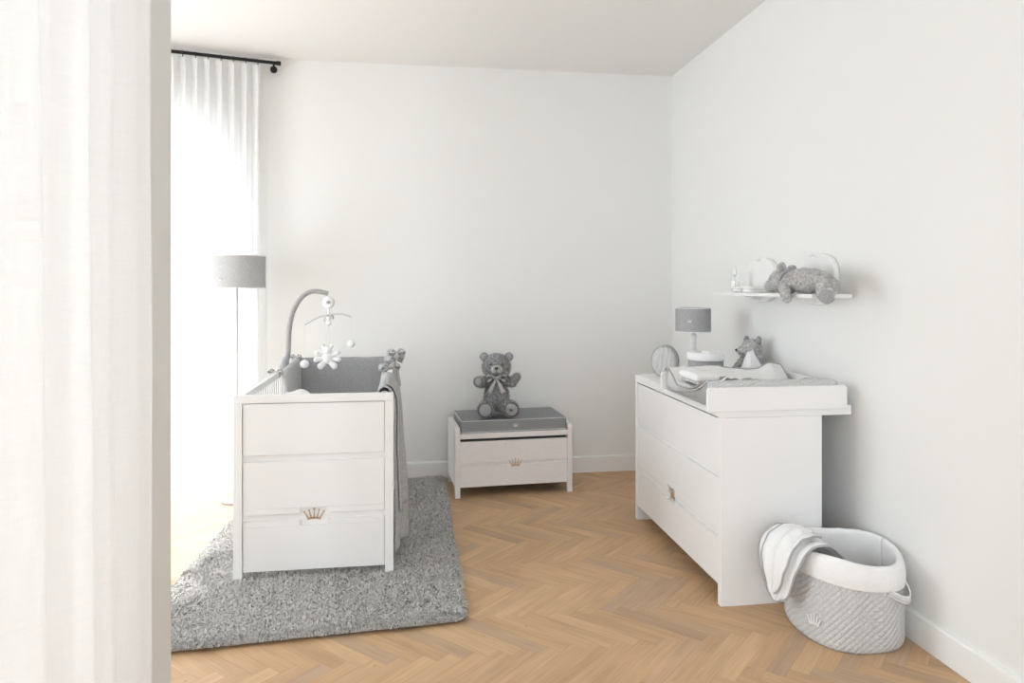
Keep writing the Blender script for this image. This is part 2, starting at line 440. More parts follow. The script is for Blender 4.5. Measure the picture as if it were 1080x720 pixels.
g = G()  # unseen window added behind the camera to brighten the foreground
for a in (-2.7, -1.88, -1.06): g.box(XL-.17, XL-.10, a, a+.06, .3, 2.75)
g.box(XL-.17, XL-.10, -2.7, -1.0, .3, .36); g.box(XL-.17, XL-.10, -2.7, -1.0, 2.69, 2.75)
w4 = struct('added_window', g, 'frame')
put('pane', G().box(XL-.137, XL-.133, -2.64, -1.06, .36, 2.69), 'glass', w4)

# ------------------------------------------------------------------ curtains
def folds_near(u):
    """returns (y, x) along the near curtain, u 0..1 from the pier edge towards the camera side"""
    y = 2.035-u*2.45
    ph = u*2.45
    a = .030*math.sin(2*PI*ph/.205+.6)+.014*math.sin(2*PI*ph/.47+1.3)+.005*math.sin(2*PI*ph/.083)+.016*abs(math.sin(PI*ph/.26+.4))**9
    return y, a
g = G()
def fn(u, v):
    y, a = folds_near(u)
    z = .015+v*2.84
    spread = 1+.25*(1-v)
    sway = .006*noise.noise(Vector((y*3, z*.7, 1)))+.004*noise.noise(Vector((y*12, z*1.2, 4)))
    e = min(1, u*18)
    return (XL+.075+a*spread*(.35+.65*e)+sway, y+.012*math.sin(z*1.3+y*5)*e, z)
g.grid(fn, 420, 40)
near = thing('linen_curtain', 'wide heavy white linen curtain hanging close by in front of the near left window', 'curtain', (XL+.075, 1.0, 0))
put('curtain_panel', g, 'nearsheer', near)
put('side_hem', G().grid(lambda u, v: Vector(fn(u*.014, v))+Vector((.002, 0, 0)), 6, 40), 'nearsheer', near)

far = thing('sheer_curtain', 'pleated sheer white curtain hanging on the black rod over the arched window', 'curtain', tuple(bay(.75, 0, .10)))
def far_path(u, z):
    t = .055+u*1.55; v = z/2.93
    ph = 2*PI*(t-.055)/.075
    pinch = max(0, (z-2.82)/.1)
    amp = .022*(1-.55*min(1, pinch))
    off = .10+amp*math.sin(ph+.5*math.sin(t*13))+.012*math.sin(t*21+1)*(1-v)+.004*noise.noise(Vector((t*9, z, 0)))
    tt = t+.010*math.sin(2*ph)*min(1, pinch)+.012*(1-v)*math.sin(t*17)
    return bay(tt, z, off)
put('curtain_panel', G().grid(lambda u, v: far_path(u, .012+v*2.912), 420, 30), 'farsheer', far)
put('pleat_heading', G().grid(lambda u, v: far_path(u, 2.835+v*.085)+WN*.004, 420, 4), 'farsheer', far)
for i in range(20):
    t = .07+i*.078
    z = 2.915
    hk = G().tube([bay(t, z, .11), bay(t, z+.02, .118), bay(t+.006, z+.042, .10)], .003, 6); hk.ball(bay(t, 2.945, .10), (.013, .013, .013), 8)
    put('curtain_hook', hk, 'black', far)
rod = thing('curtain_rod', 'black metal curtain rod with a round wall bracket above the sheer curtain', 'curtain rod', tuple(bay(0, 2.945, .10)))
put('pole', G().tube([bay(-.075, 2.945, .10), bay(1.7, 2.945, .10)], .0115, 12), 'black', rod)
put('end_cap', G().tube([bay(-.08, 2.945, .10), bay(-.05, 2.945, .10)], .015, 12), 'black', rod)
g = G().tube([bay(-.035, 2.945, .10), bay(-.035, 2.925, .085), bay(-.035, 2.905, .06), bay(-.035, 2.905, .0)], .007, 8)
g.ball(bay(-.035, 2.905, .075), .025, 14)
put('bracket', g, 'black', rod, smooth=True)

# ------------------------------------------------------------------ rug
def build_rug():
    cx = [(-1.12, 2.80), (.222, 2.905), (.225, 5.08), (-1.03, 4.90)]
    cx = [Vector((a, b_)) for a, b_ in cx]
    def inside_pt(u, v):
        return (cx[0]*(1-u)+cx[1]*u)*(1-v)+(cx[3]*(1-u)+cx[2]*u)*v
    t = thing('shaggy_rug', 'grey long-pile shaggy rug lying under the white crib', 'rug', (-.45, 3.9, 0))
    g = G(); n = 12; pts = []
    rc = .05
    for k, (c0, a0) in enumerate(((cx[0]+Vector((rc, rc)), 180), (cx[1]+Vector((-rc, rc)), 270), (cx[2]+Vector((-rc, -rc)), 0), (cx[3]+Vector((rc, -rc)), 90))):
        pts += [(c0.x+rc*math.cos(R(a0+90*i/8)), c0.y+rc*math.sin(R(a0+90*i/8))) for i in range(9)]
    g.prism(pts, 2, .001, .010)
    g.v = [Vector((-.45+(p.x+.45)*.975, 3.95+(p.y-3.95)*.985, p.z)) for p in g.v]
    put('backing', g, 'rugb', t)
    # pile
    rng = np.random.default_rng(5); K = 190000
    u = rng.random(K); v = rng.random(K)**1.25
    c = np.array([[p.x, p.y] for p in cx])
    P = ((c[0]*(1-u)[:, None]+c[1]*u[:, None])*(1-v)[:, None]+(c[3]*(1-u)[:, None]+c[2]*u[:, None])*v[:, None])
    # round the corners
    U_ = u*1.335; V_ = v*2.2
    du = np.minimum(U_, 1.335-U_); dv = np.minimum(V_, 2.2-V_)
    keep = ~((du < rc) & (dv < rc) & ((rc-du)**2+(rc-dv)**2 > rc*rc))
    P = P[keep]; du = du[keep]; dv = dv[keep]; K = len(P)
    x, y = P[:, 0], P[:, 1]
    ang = 1.0*np.sin(x*7+1.3*np.sin(y*6))+1.0*np.sin(y*9+1.7*np.sin(x*8+2))+1.6*np.sin(x*61+y*43+2*np.sin(y*50))+1.6*np.sin(x*-77+y*69+2*np.sin(x*64))+rng.normal(0, 1.0, K)
    lean = .011+.003*np.sin(x*17+y*5)+rng.random(K)*.012
    hgt = .026+.002*np.sin(x*13-y*9)+.005*np.sin(x*150+3*np.sin(y*62))*np.sin(y*141+2*np.sin(x*77))+rng.normal(0, .004, K)
    edge = np.clip(np.minimum(du, dv)/.03, 0, 1); hgt *= .6+.4*edge
    # tufts at the edges spill outwards
    D = np.stack([np.cos(ang), np.sin(ang)], 1)
    S = np.stack([-D[:, 1], D[:, 0]], 1)
    tw = rng.random(K)*PI; S3 = np.stack([S[:, 0]*np.cos(tw)+D[:, 0]*np.sin(tw), S[:, 1]*np.cos(tw)+D[:, 1]*np.sin(tw)], 1)
    wd = .0017+rng.random(K)*.0010
    lv = [(0, 0, 1.0), (.25, .55, 1.15), (.75, .9, .95), (1.25, 1.0, .35)]
    rows = []
    for f, h_, w_ in lv:
        base = P+D*(lean*f)[:, None]
        z = .008+hgt*h_ - (.004 if f > 1 else 0)
        for sgn in (-1, 1):
            q = base+S3*(wd*w_*sgn)[:, None]
            rows.append(np.stack([q[:, 0], q[:, 1], z], 1))
    A = np.stack(rows, 1)                       # K, 8, 3
    org = np.array([-.45, 3.9, 0.0]); A = A-org
    me = bpy.data.meshes.new('pile'); me.vertices.add(K*8); me.vertices.foreach_set('co', A.reshape(-1).astype(np.float32))
    b0 = np.arange(K)[:, None]*8
    q = np.concatenate([b0+np.array([[0, 1, 3, 2]]), b0+np.array([[2, 3, 5, 4]]), b0+np.array([[4, 5, 7, 6]])], 1).reshape(-1)
    me.loops.add(len(q)); me.loops.foreach_set('vertex_index', q.astype(np.int32))
    nf = K*3; me.polygons.add(nf); me.polygons.foreach_set('loop_start', np.arange(nf, dtype=np.int32)*4)
    me.polygons.foreach_set('use_smooth', np.ones(nf, dtype=bool))
    me.update(calc_edges=True); me.materials.append(M['rug'])
    o = bpy.data.objects.new('pile', me); C.objects.link(o); o.parent = t; o['kind'] = 'stuff'
build_rug()

# ------------------------------------------------------------------ ribbons and bows
def ribbon(pts, w, up=(0, 0, 1), n=6, taper=None):
    P = smooth_path(pts, n); g = G(); V = []; F = []
    for i, p in enumerate(P):
        t = (P[min(i+1, len(P)-1)]-P[max(i-1, 0)]).normalized()
        s = t.cross(Vector(up))
        if s.length < .05: s = t.cross(Vector((1, 0, .2)))
        s.normalize()
        k = i/(len(P)-1); ww = w*(taper(k) if taper else 1)/2
        V += [p-s*ww, p+s*ww]
    for i in range(len(P)-1): F.append((2*i, 2*i+1, 2*i+3, 2*i+2))
    return g.add(V, F)

def bow(parent, name, c, s, mat, face=(0, -1, 0), tail=1.0, local=False, edge=None):
    """bow tied in front of c: two loops, a knot, two tails; s = size"""
    c = Vector(c); f = Vector(face).normalized(); side = f.cross(Vector((0, 0, 1))).normalized()
    g = G()
    for sg in (-1, 1):
        loop = [c, c+side*sg*s*.45+Vector((0, 0, s*.28))+f*s*.10, c+side*sg*s*.85+Vector((0, 0, s*.22))+f*s*.05,
                c+side*sg*s*.85+Vector((0, 0, -s*.16))-f*s*.03, c+side*sg*s*.4-Vector((0, 0, s*.08))+f*s*.12, c]
        r = ribbon(loop, s*.50, up=tuple(side*sg+Vector((0, 0, .3))), n=5, taper=lambda k: .45+.75*math.sin(PI*k)); g.add(r.v, r.f)
        tl = [c, c+side*sg*s*.28+Vector((0, 0, -s*.5*tail))+f*s*.10, c+side*sg*s*.62+Vector((0, 0, -s*1.15*tail))+f*s*.06]
        r = ribbon(tl, s*.38, up=tuple(f), n=6, taper=lambda k: .4+.8*k); g.add(r.v, r.f)
    o = put(name, g, mat, parent, local=local, solid=s*.035, smooth=True)
    k = put('knot', G().ball(c+f*s*.08, (s*.17, s*.13, s*.17), 12), mat, o, local=local, smooth=True)
    return o

# ------------------------------------------------------------------ crib
CX0, CX1, CY0, CY1, CH = -.825, -.09, 3.40, 4.80, .886
crib = thing('crib', 'white slatted baby crib with a gold crown on its end panel', 'crib', ((CX0+CX1)/2, (CY0+CY1)/2, .012))
def end_panel(y0, y1, sgn, notch):
    g = G()
    pw = .040; x0, x1 = CX0+pw, CX1-pw
    ym = (y0+y1)/2
    g.box(x0-.002, x1+.002, ym+.001, ym+.006, .062, CH-.03)
    g.box(CX0, CX1, y0, y1, CH-.036, CH)                      # top rail, over the posts
    fy = y0+.005 if sgn < 0 else ym; by = ym if sgn < 0 else y1-.004
    c1, c2 = (.574, .604), (.296, .326)
    cx = -.461; nw, nh, nz = .062, .042, .312
    def board(a, b_):
        g.box(x0+.003, x1-.003, fy, by, a, b_)
    if not notch:
        board(.062, c2[0]); board(c2[1], c1[0]); board(c1[1], CH-.040)
    else:
        board(c1[1], CH-.040)
        g.box(x0+.003, x1-.003, fy, by, nz+nh, c1[0]); g.box(x0+.003, x1-.003, fy, by, .062, nz-nh)
        g.box(x0+.003, cx-nw, fy, by, c2[1], nz+nh); g.box(cx+nw, x1-.003, fy, by, c2[1], nz+nh)
        g.box(x0+.003, cx-nw, fy, by, nz-nh, c2[0]); g.box(cx+nw, x1-.003, fy, by, nz-nh, c2[0])
    # merge coplanar pieces read as one board
    
    return g
T = .032
fp = put('end_panel', end_panel(CY0, CY0+T, -1, True), 'lacq', crib, bevel=.0018)
put('crown_emblem', crown(.098, .056, .003, Matrix.Translation((-.461, CY0+T/2+.0008, .290))), 'gold', fp, label='gold crown emblem')
put('end_panel', end_panel(CY1-T, CY1, 1, False), 'lacq', crib, bevel=.002)
for (x, y) in ((CX0, CY0), (CX1-.040, CY0), (CX0, CY1-T), (CX1-.040, CY1-T)):
    put('post', G().box(x, x+.040, y, y+T, .012, CH-.036), 'lacq', crib, bevel=.002)
for (xa, xb) in ((-.806, -.782), (-.146, -.122)):
    rl = put('side_rail', G().box(xa-.004, xb+.004, CY0+T, CY1-T, CH-.032, CH+.002).box(xa, xb, CY0+T, CY1-T, .20, .245), 'lacq', crib, bevel=.004)
    n = 22
    for i in range(n):
        y = CY0+T+.03+(CY1-CY0-2*T-.06)*i/(n-1)
        put('slat', G().box((xa+xb)/2-.006, (xa+xb)/2+.006, y-.012, y+.012, .244, CH-.031), 'lacq', rl, bevel=.002)
put('bed_base', G().box(-.78, -.148, CY0+T, CY1-T, .50, .52), 'lacqin', crib)
single('crib_mattress', G().box(-.776, -.152, CY0+T+.01, CY1-T-.01, .522, .63), 'white_cloth', 'white mattress lying inside the crib', 'mattress', bevel=.02)
def duv(u, v):
    x = -.76+u*.54; y = CY0+.05+v*.86
    e = min(1, min(u, 1-u)*9, min(v, 1-v)*9)
    z = .645+e*(.05+.018*noise.noise(Vector((x*6, y*6, 0)))*2)
    z += .125*math.exp(-((x+.60)**2/.008+(y-4.02)**2/.02))+.10*math.exp(-((x+.74)**2/.004+(y-3.95)**2/.06))
    return (x, y, z)
single('crib_duvet', G().grid(duv, 50, 60), 'white_cloth', 'white duvet plumped up inside the crib behind the end panel', 'duvet', solid=.008)

# bumper: padded panels round the head end
bump = thing('crib_bumper', 'padded grey bumper tied around the head end of the crib', 'crib bumper', (-.46, 4.68, .63))
def padded(p0, p1, z0, z1, th, nrm, bulge=.35, droop=0.0):
    """a padded panel from p0 to p1 (xy)"""
    g = G(); p0 = Vector(p0); p1 = Vector(p1); nrm = Vector(nrm).normalized()
    def f(u, v):
        a = 2*PI*v; ca, sa = math.cos(a), math.sin(a)
        zz = (abs(ca)**.35)*math.copysign(1, ca); tt = (abs(sa)**.6)*math.copysign(1, sa)
        e = min(1, u*10, (1-u)*10)**.5
        zt = z1-droop*(1-u)
        hh = (zt-z0)/2; mid = (zt+z0)/2
        p = p0.lerp(p1, u)+nrm*(tt*th/2*(.45+.55*e))
        return (p.x, p.y, mid+zz*hh*(.985+.015*e)+.003*noise.noise(Vector((u*6, zz*3, 1))))
    g.grid(f, 40, 48)
    n = 48; g.f.append(tuple(j*41 for j in range(n))); g.f.append(tuple(j*41+40 for j in range(n-1, -1, -1)))
    return g
put('bumper_panel', padded((-.745, 4.69), (-.150, 4.69),   .635, .932, .05, (0, 1)), 'grey', bump)
pl = put('bumper_panel', padded((-.742, 4.30), (-.735, 4.69),   .635, .930, .055, (1, 0), droop=.02), 'greyl', bump)  # paler cloth puts the light on this side panel into its colour
put('crown_emblem', crown(.02, .014, .002, Matrix.Translation((-.706, 4.42, .845)) @ Matrix.Rotation(R(90), 4, 'Z')), 'wplastic', pl, label='tiny white crown mark')
put('bumper_panel', padded((-.168, 4.03), (-.165, 4.69),   .635, .930, .045, (1, 0), droop=.09), 'greyl', bump)
for c, s, f, tl in (((-.118, 4.60, .925), .085, (.9, -.6, 0), 1.9), ((-.105, 4.70, .955), .062, (.3, -1, 0), .5), ((-.140, 4.35, .900), .07, (.6, -1, 0), 1.0),
                    ((-.80, 4.28, .89), .045, (-.2, -1, 0), .6), ((-.745, 4.66, .94), .04, (-.2, -1, 0), .5)):
    bow(bump, 'tie', c, s, 'greyl', f, tl)

# blanket over the right rail
def blk(u, v):
    # u along y, v along the drop
    y = 3.434+u*.56
    prof = smooth_path([(-.185, 0, .66), (-.175, 0, .80), (-.165, 0, .885), (-.135, 0, .912), (-.098, 0, .885), (-.075, 0, .80), (-.068, 0, .55), (-.060, 0, .30), (-.058, 0, .10)], 6)
    k = v*(len(prof)-1); i = min(int(k), len(prof)-2); p = prof[i].lerp(prof[i+1], k-i)
    out = max(0, (.9-p.z)/.8) if v > .42 else 0
    amp = out*.020
    x = p.x-.020*(1-u)**3*min(1, out*3)+amp*min(1, u*4)*(1+math.sin(u*2*PI*3.2+.8*out))+.004*noise.noise(Vector((y*8, p.z*3, 0)))
    z = p.z
    if v > .9: z += .02*math.sin(u*7)
    y = y+out*.05*(u-.5)*-1
    return (x, y, z)
bl = thing('knit_blanket', 'grey knitted blanket hanging over the right rail of the crib', 'blanket', (-.07, 3.76, .10))
put('blanket_cloth', G().grid(blk, 60, 60), 'knit', bl, solid=.007)
g = G()
def blk2(u, v):
    p = Vector(blk(.05+u*.45, .36+v*.52)); p.x += .011+.006*math.sin(u*9)*v; p.z += .010*(1-v); return p
put('folded_layer', G().grid(blk2, 30, 40), 'knit', bl, solid=.007)

# ------------------------------------------------------------------ mobile
mob = thing('crib_mobile', 'white crib mobile with hanging plush figure on a curved grey arm', 'mobile', (-.79, 4.45, .88))
Y = 4.45
pts = smooth_path([(-.792, Y, .86), (-.775, Y, .93), (-.757, Y, .99), (-.750, Y, 1.13), (-.727, Y, 1.24), (-.678, Y, 1.325), (-.608, Y, 1.364), (-.517, Y, 1.350)], 7)
put('arm', G().tube(pts, [.040-.022*min(1, i/12) - .004*i/len(pts) for i in range(len(pts))], 14), 'grey', mob, smooth=True)
put('clamp', G().box(-.825, -.765, Y-.03, Y+.03, .835, .90), 'wplastic', mob, bevel=.008)
mb = put('music_box', G().lathe([(0, .022), (.022, .022), (.034, .016), (.038, 0), (.034, -.016), (.022, -.022), (0, -.022)], 24, mat=Matrix.Translation((-.513, Y-.005, 1.295)) @ Matrix.Rotation(R(90), 4, 'X')), 'furw', mob, smooth=True)
put('button', G().ball((-.513, Y-.03, 1.297), (.014, .006, .011), 10), 'pipe', mb, smooth=True)
put('hanger', G().tube([(-.517, Y, 1.352), (-.515, Y, 1.33)], .006, 8), 'wplastic', mob)
g = G(); g.tube([(-.513, Y, 1.26), (-.513, Y, 1.215)], .007, 8); g.ball((-.512, Y, 1.205), (.014, .012, .022), 12); g.ball((-.512, Y, 1.17), (.016, .012, .018), 12)
put('hub', g, 'wplastic', mob, smooth=True)
for a, b_, c_ in (((-.513, Y, 1.215), (-.575, Y-.01, 1.205), (-.655, Y-.02, 1.160)), ((-.513, Y, 1.215), (-.45, Y+.01, 1.225), (-.379, Y+.02, 1.205)),
                  ((-.513, Y, 1.213), (-.52, Y-.07, 1.215), (-.525, Y-.13, 1.19)), ((-.513, Y, 1.213), (-.505, Y+.07, 1.215), (-.50, Y+.13, 1.19))):
    put('cross_arm', G().tube(smooth_path([a, b_, c_], 6), .0055, 8), 'metalw', mob, smooth=True)
for tip, zb, r in (((-.655, Y-.02, 1.160), .918, .027), ((-.379, Y+.02, 1.205), 1.035, .024)):
    bb = put('plush_ball', G().ball((tip[0], tip[1], zb), r, 18), 'furw', mob, smooth=True)
    put('string', G().tube([tip, (tip[0], tip[1], zb+r)], .0008, 5), 'metalw', bb)
g = G(); cz = .955; cxm = -.520
g.ball((cxm, Y, cz), (.034, .03, .04), 16); g.ball((cxm, Y-.01, cz+.048), (.028, .027, .026), 16)
for dx, dz, r in ((-.062, .030, .017), (.062, .030, .017), (-.068, -.012, .016), (.068, -.012, .016), (-.040, -.052, .021), (.042, -.052, .021), (-.026, .074, .012), (.026, .074, .012)):
    g.limb((cxm+dx*.35, Y, cz+dz*.5), (cxm+dx, Y-.012, cz+dz), r*.8, r, 10)
pf = put('plush_figure', g, 'furw', mob, smooth=True)
put('string', G().tube([(-.512, Y, 1.16), (cxm+.012, Y, cz+.06)], .0009, 5).tube([(-.512, Y, 1.16), (cxm-.012, Y, cz+.06)], .0009, 5), 'metalw', pf)

# ------------------------------------------------------------------ floor lamp and table lamp
def drum(r0, r1, z0, z1, c, n=48):
    return G().lathe([(r0, z0), (r1, z1), (r1-.003, z1), (r0-.003, z0)], n, c, close=True)
fl = thing('floor_lamp', 'tall floor lamp with a grey drum shade standing behind the crib near the curtain', 'lamp', (-1.13, 4.76, 0))
lx, ly = -1.13, 4.76
sh = put('lamp_shade', drum(.177, .177, 1.385, 1.592, (lx, ly, 0)), 'greyl', fl, smooth=True)
sh.modifiers.new('e', 'EDGE_SPLIT')
put('crown_emblem', crown(.035, .022, .002, Matrix.Translation((lx-.06, ly-.168, 1.43)) @ Matrix.Rotation(R(-20), 4, 'Z')), 'wplastic', sh, label='small white crown mark')
for z in (1.386, 1.591): put('shade_rim', G().tube([(lx+.178*math.cos(2*PI*i/48), ly+.178*math.sin(2*PI*i/48), z) for i in range(48)], .003, 6, True), 'white_cloth', sh, smooth=True)
g = G().tube([(lx, ly, .015), (lx, ly, 1.50)], .009, 12)
for k in range(3): g.tube([(lx, ly, 1.40), (lx+.176*math.cos(k*2.1), ly+.176*math.sin(k*2.1), 1.40)], .002, 6)
put('pole', g, 'metalw', fl, smooth=True)
put('base', G().lathe([(0, 0), (.10, 0), (.10, .010), (.095, .014), (.02, .022), (0, .022)], 40, (lx, ly, 0)), 'pipe', fl, smooth=False, bevel=.001)
put('bulb', G().ball((lx, ly, 1.50), (.03, .03, .04), 14), 'wplastic', fl, smooth=True)

DT = .865
tx, ty = 1.645, 3.95
tl = thing('table_lamp', 'small table lamp with a grey drum shade on the far end of the dresser', 'lamp', (tx, ty, DT))
sh = put('lamp_shade', drum(.102, .102, 1.128, 1.268, (tx, ty, 0)), 'grey', tl, smooth=True); sh.modifiers.new('e', 'EDGE_SPLIT')
for z in (1.129, 1.267): put('shade_rim', G().tube([(tx+.1025*math.cos(2*PI*i/48), ty+.1025*math.sin(2*PI*i/48), z) for i in range(48)], .0028, 6, True), 'white_cloth', sh, smooth=True)
put('crown_emblem', crown(.028, .019, .002, Matrix.Translation((tx-.058, ty-.0865, 1.185)) @ Matrix.Rotation(R(-34), 4, 'Z')), 'wplastic', sh, label='small white crown mark')
put('stem', G().lathe([(0, 0), (.06, 0), (.06, .012), (.03, .02), (.021, .03), (.019, .12), (.017, .225), (.020, .235), (.016, .245), (.010, .25), (.010, .31), (0, .31)], 24, (tx, ty, DT)), 'wplastic', tl, smooth=True)
put('bulb', G().ball((tx, ty, DT+.33), (.025, .025, .03), 14), 'wplastic', tl, smooth=True)

# ------------------------------------------------------------------ toy bench
bx, by, ba = .278, 4.600, R(3.6)
bench = thing('toy_bench', 'small white storage bench with a gold crown below the grey cushion', 'bench', (bx, by, 0), ba)
BW, BD = .80, .425
def bput(name, g, mat, parent=bench, **kw): return put(name, g, mat, parent, local=True, **kw)
side = [(0, 0), (.035, 0), (.035, .065), (BD-.035, .065), (BD-.035, 0), (BD, 0), (BD, .462), (.02, .462), (0, .440)]
bput('side_panel', G().prism(side, 0, 0, .034), 'benchw', bevel=.003)
bput('side_panel', G().prism(side, 0, BW-.034, BW), 'benchw', bevel=.003)
g = G().box(.034, BW-.034, .006, .024, .225, .368).box(.034, BW-.034, .006, .024, .068, .205).box(.034, BW-.034, .017, .024, .2, .23)
dr = bput('drawer_front', g, 'benchw', bevel=.002)
bput('crown_emblem', crown(.088, .056, .003, Matrix.Translation((BW*.5+.005, .0055, .190))), 'gold', dr, label='gold crown emblem')
bput('lid', G().box(.034, BW-.034, -.002, BD-.01, .388, .424), 'benchw', bevel=.003)
bput('back_panel', G().box(.034, BW-.034, BD-.02, BD, .068, .40), 'benchw')
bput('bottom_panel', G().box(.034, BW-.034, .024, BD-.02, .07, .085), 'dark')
bput('gap_shade', G().box(.034, BW-.034, .05, .06, .085, .388), 'dark', label='dark sheet standing for the shade behind the drawer front')  # near-black sheet paints the shade in the gap under the lid
cu = thing('bench_cushion', 'flat mid-grey seat cushion with pale piping on the white storage bench', 'cushion', (bx, by, .4245), ba)
g = G()
def cush(u, v):
    a = 2*PI*v
    return (0, 0, 0)
ORG[cu.name] = Matrix()
g = G().box(.040, BW-.040, .002, BD-.012, 0, .084)
cb = put('cushion_body', g, 'bench_cush', cu, local=True, bevel=.012)
g = G()
for z in (.080, .006):
    x0, x1, y0, y1, r = .041, BW-.041, .003, BD-.013, .012
    loop = []
    for (cx_, cy_, a0) in ((x0+r, y0+r, 180), (x1-r, y0+r, 270), (x1-r, y1-r, 0), (x0+r, y1-r, 90)):
        loop += [(cx_+r*math.cos(R(a0+i*22.5)), cy_+r*math.sin(R(a0+i*22.5)), z) for i in range(5)]
    g.tube(loop, .0032, 6, True)
put('piping', g, 'pipel', cb, local=True, smooth=True)
put('crown_emblem', crown(.034, .024, .002, Matrix.Translation((BW*.5+.005, .002, .032))), 'wplastic', cb, local=True, label='small white crown emblem')

# ------------------------------------------------------------------ plush bears
cl = bpy.data.textures.new('fur clumps', 'CLOUDS'); cl.noise_scale = .018; cl.noise_depth = 2
def plush(parent, g, name='body', mat='fur', vox=.006, disp=.006):
    o = put(name, g, mat, parent, local=True, smooth=True)
    r = o.modifiers.new('one skin', 'REMESH'); r.mode = 'VOXEL'; r.voxel_size = vox; r.use_smooth_shade = True
    s = o.modifiers.new('soft', 'SMOOTH'); s.factor = .6; s.iterations = 4
    d = o.modifiers.new('fur', 'DISPLACE'); d.texture = cl; d.strength = disp; d.texture_coords = 'LOCAL'; d.mid_level = .5
    return o
def fur_tufts(parent, balls, dens, length, mat='fur', seed=1, rad=.0011):
    """short hairs standing on a list of (centre, radii) ellipsoids; hairs starting inside another ellipsoid are dropped"""
    rng = np.random.default_rng(seed); VV = []; FF = []; k = 0
    cs = [(np.array(c), np.array((r, r, r) if isinstance(r, (int, float)) else r, dtype=float)) for c, r in balls]
    for bi, (c, r) in enumerate(cs):
        area = 4*PI*(r[0]*r[1]*r[2])**(2/3); n = int(area*dens)
        d = rng.normal(size=(n, 3)); d /= np.linalg.norm(d, axis=1)[:, None]
        p = c+d*r; nn = d/r; nn /= np.linalg.norm(nn, axis=1)[:, None]
        ok = np.ones(n, bool)
        for bj, (c2, r2) in enumerate(cs):
            if bj != bi: ok &= (((p-c2)/r2)**2).sum(1) > .98
        for a, b_ in zip(p[ok], nn[ok]):
            dr_ = b_+rng.normal(0, .45, 3)+np.array([0, 0, -.25]); dr_ /= np.linalg.norm(dr_)
            s = np.cross(dr_, rng.normal(size=3)); s /= np.linalg.norm(s)+1e-6
            L = length*(.6+.8*rng.random())
            q = a-b_*.003
            VV += [tuple(q-s*rad), tuple(q+s*rad), tuple(q+dr_*L)]; FF.append((k, k+1, k+2)); k += 3
    g = G(); g.v = [Vector(v) for v in VV]; g.f = FF
    me = bpy.data.meshes.new('fur'); me.from_pydata(VV, [], FF); me.materials.append(M[mat])
    o = bpy.data.objects.new('fur', me); C.objects.link(o); o.parent = parent; o['kind'] = 'stuff'
    return o
def seg_balls(a, b_, ra, rb, n=5):
    a = Vector(a); b_ = Vector(b_)
    return [(tuple(a.lerp(b_, i/(n-1))), ra+(rb-ra)*i/(n-1)) for i in range(n)]
def balls_mesh(L):
    g = G()
    for c, r in L: g.ball(c, r, 18)
    return g

t = thing('teddy_bear', 'grey plush teddy bear with a bow tie sitting upright on the bench cushion', 'teddy bear', (.572, 4.775, .5135), R(-7))
L = [((0, .01, .125), (.088, .075, .105)), ((0, .005, .19), (.072, .062, .07)),
     ((0, -.01, .332), (.098, .080, .078)), ((0, -.005, .36), (.078, .07, .062)),
     ((-.052, -.035, .305), (.04, .035, .036)), ((.052, -.035, .305), (.04, .035, .036))]
L += seg_balls((-.062, .0, .235), (-.100, -.045, .225), .036, .036, 4)+seg_balls((-.100, -.045, .225), (-.118, -.085, .238), .037, .036, 4)
L += seg_balls((.062, .0, .235), (.105, -.03, .225), .036, .035, 4)+seg_balls((.105, -.03, .225), (.138, -.060, .268), .034, .028, 4)
L += seg_balls((-.055, -.01, .062), (-.070, -.12, .058), .052, .054, 5)+[((-.072, -.140, .060), (.056, .03, .058))]
L += seg_balls((.055, -.01, .062), (.088, -.11, .060), .052, .054, 5)+[((.096, -.130, .062), (.056, .032, .056))]
body = plush(t, balls_mesh(L))
fur_tufts(body, L, 42000, .011, 'fur', 2)
for sx in (-1, 1):
    e = put('ear', G().ball((sx*.085, .0, .398), (.031, .016, .031), 14), 'fur', t, local=True, smooth=True)
    put('inner_ear', G().ball((sx*.084, -.012, .396), (.021, .008, .021), 12), 'pad', e, local=True, smooth=True)
    put('eye', G().ball((sx*.038, -.078, .352), .0075, 10), 'dark', t, local=True, smooth=True)
mz = put('muzzle', G().ball((0, -.085, .318), (.040, .036, .031), 16), 'furl', t, local=True, smooth=True)
put('nose', G().ball((0, -.120, .331), (.014, .009, .011), 12), 'dark', mz, local=True, smooth=True)
put('mouth', G().tube([(0, -.124, .321), (0, -.1215, .308)], .0016, 6).tube(smooth_path([(-.019, -.110, .302), (-.008, -.118, .299), (0, -.1215, .307), (.008, -.118, .299), (.019, -.110, .302)], 4), .0016, 6), 'dark', mz, local=True)
for (c, yaw, tw) in (((-.074, -.166, .060), 6, 0), ((.101, -.158, .063), -14, 1)):
    rotm = Matrix.Rotation(R(yaw), 3, 'Z')
    fpad = put('foot_pad', G().ball(c, (.044, .014, .044), 18, rotm), 'pad', t, local=True, smooth=True)
    g = G(); Mx = Matrix.Translation(c) @ rotm.to_4x4()
    g.tube([Mx @ Vector((.044*math.cos(2*PI*i/28), -.002, .044*math.sin(2*PI*i/28))) for i in range(28)], .0028, 6, True)
    put('seam', g, 'dark', fpad, local=True)
    if tw: put('crown_emblem', crown(.026, .02, .003, Mx @ Matrix.Translation((0, -.014, -.01))), 'dark', fpad, local=True, label='small dark crown stitched on the foot')
put('paw_pad', G().ball((-.122, -.118, .240), (.024, .008, .026), 14), 'pad', t, local=True, smooth=True)
bw = bow(t, 'bow', (0, -.075, .262), .075, 'greyl', (0, -1, .0), 1.15, local=True)
put('neck_ribbon', G().tube([(.068*math.cos(2*PI*i/32), -.004+.062*math.sin(2*PI*i/32), .262+.006*math.sin(4*PI*i/32)) for i in range(32)], .008, 8, True), 'greyl', t, local=True, smooth=True)

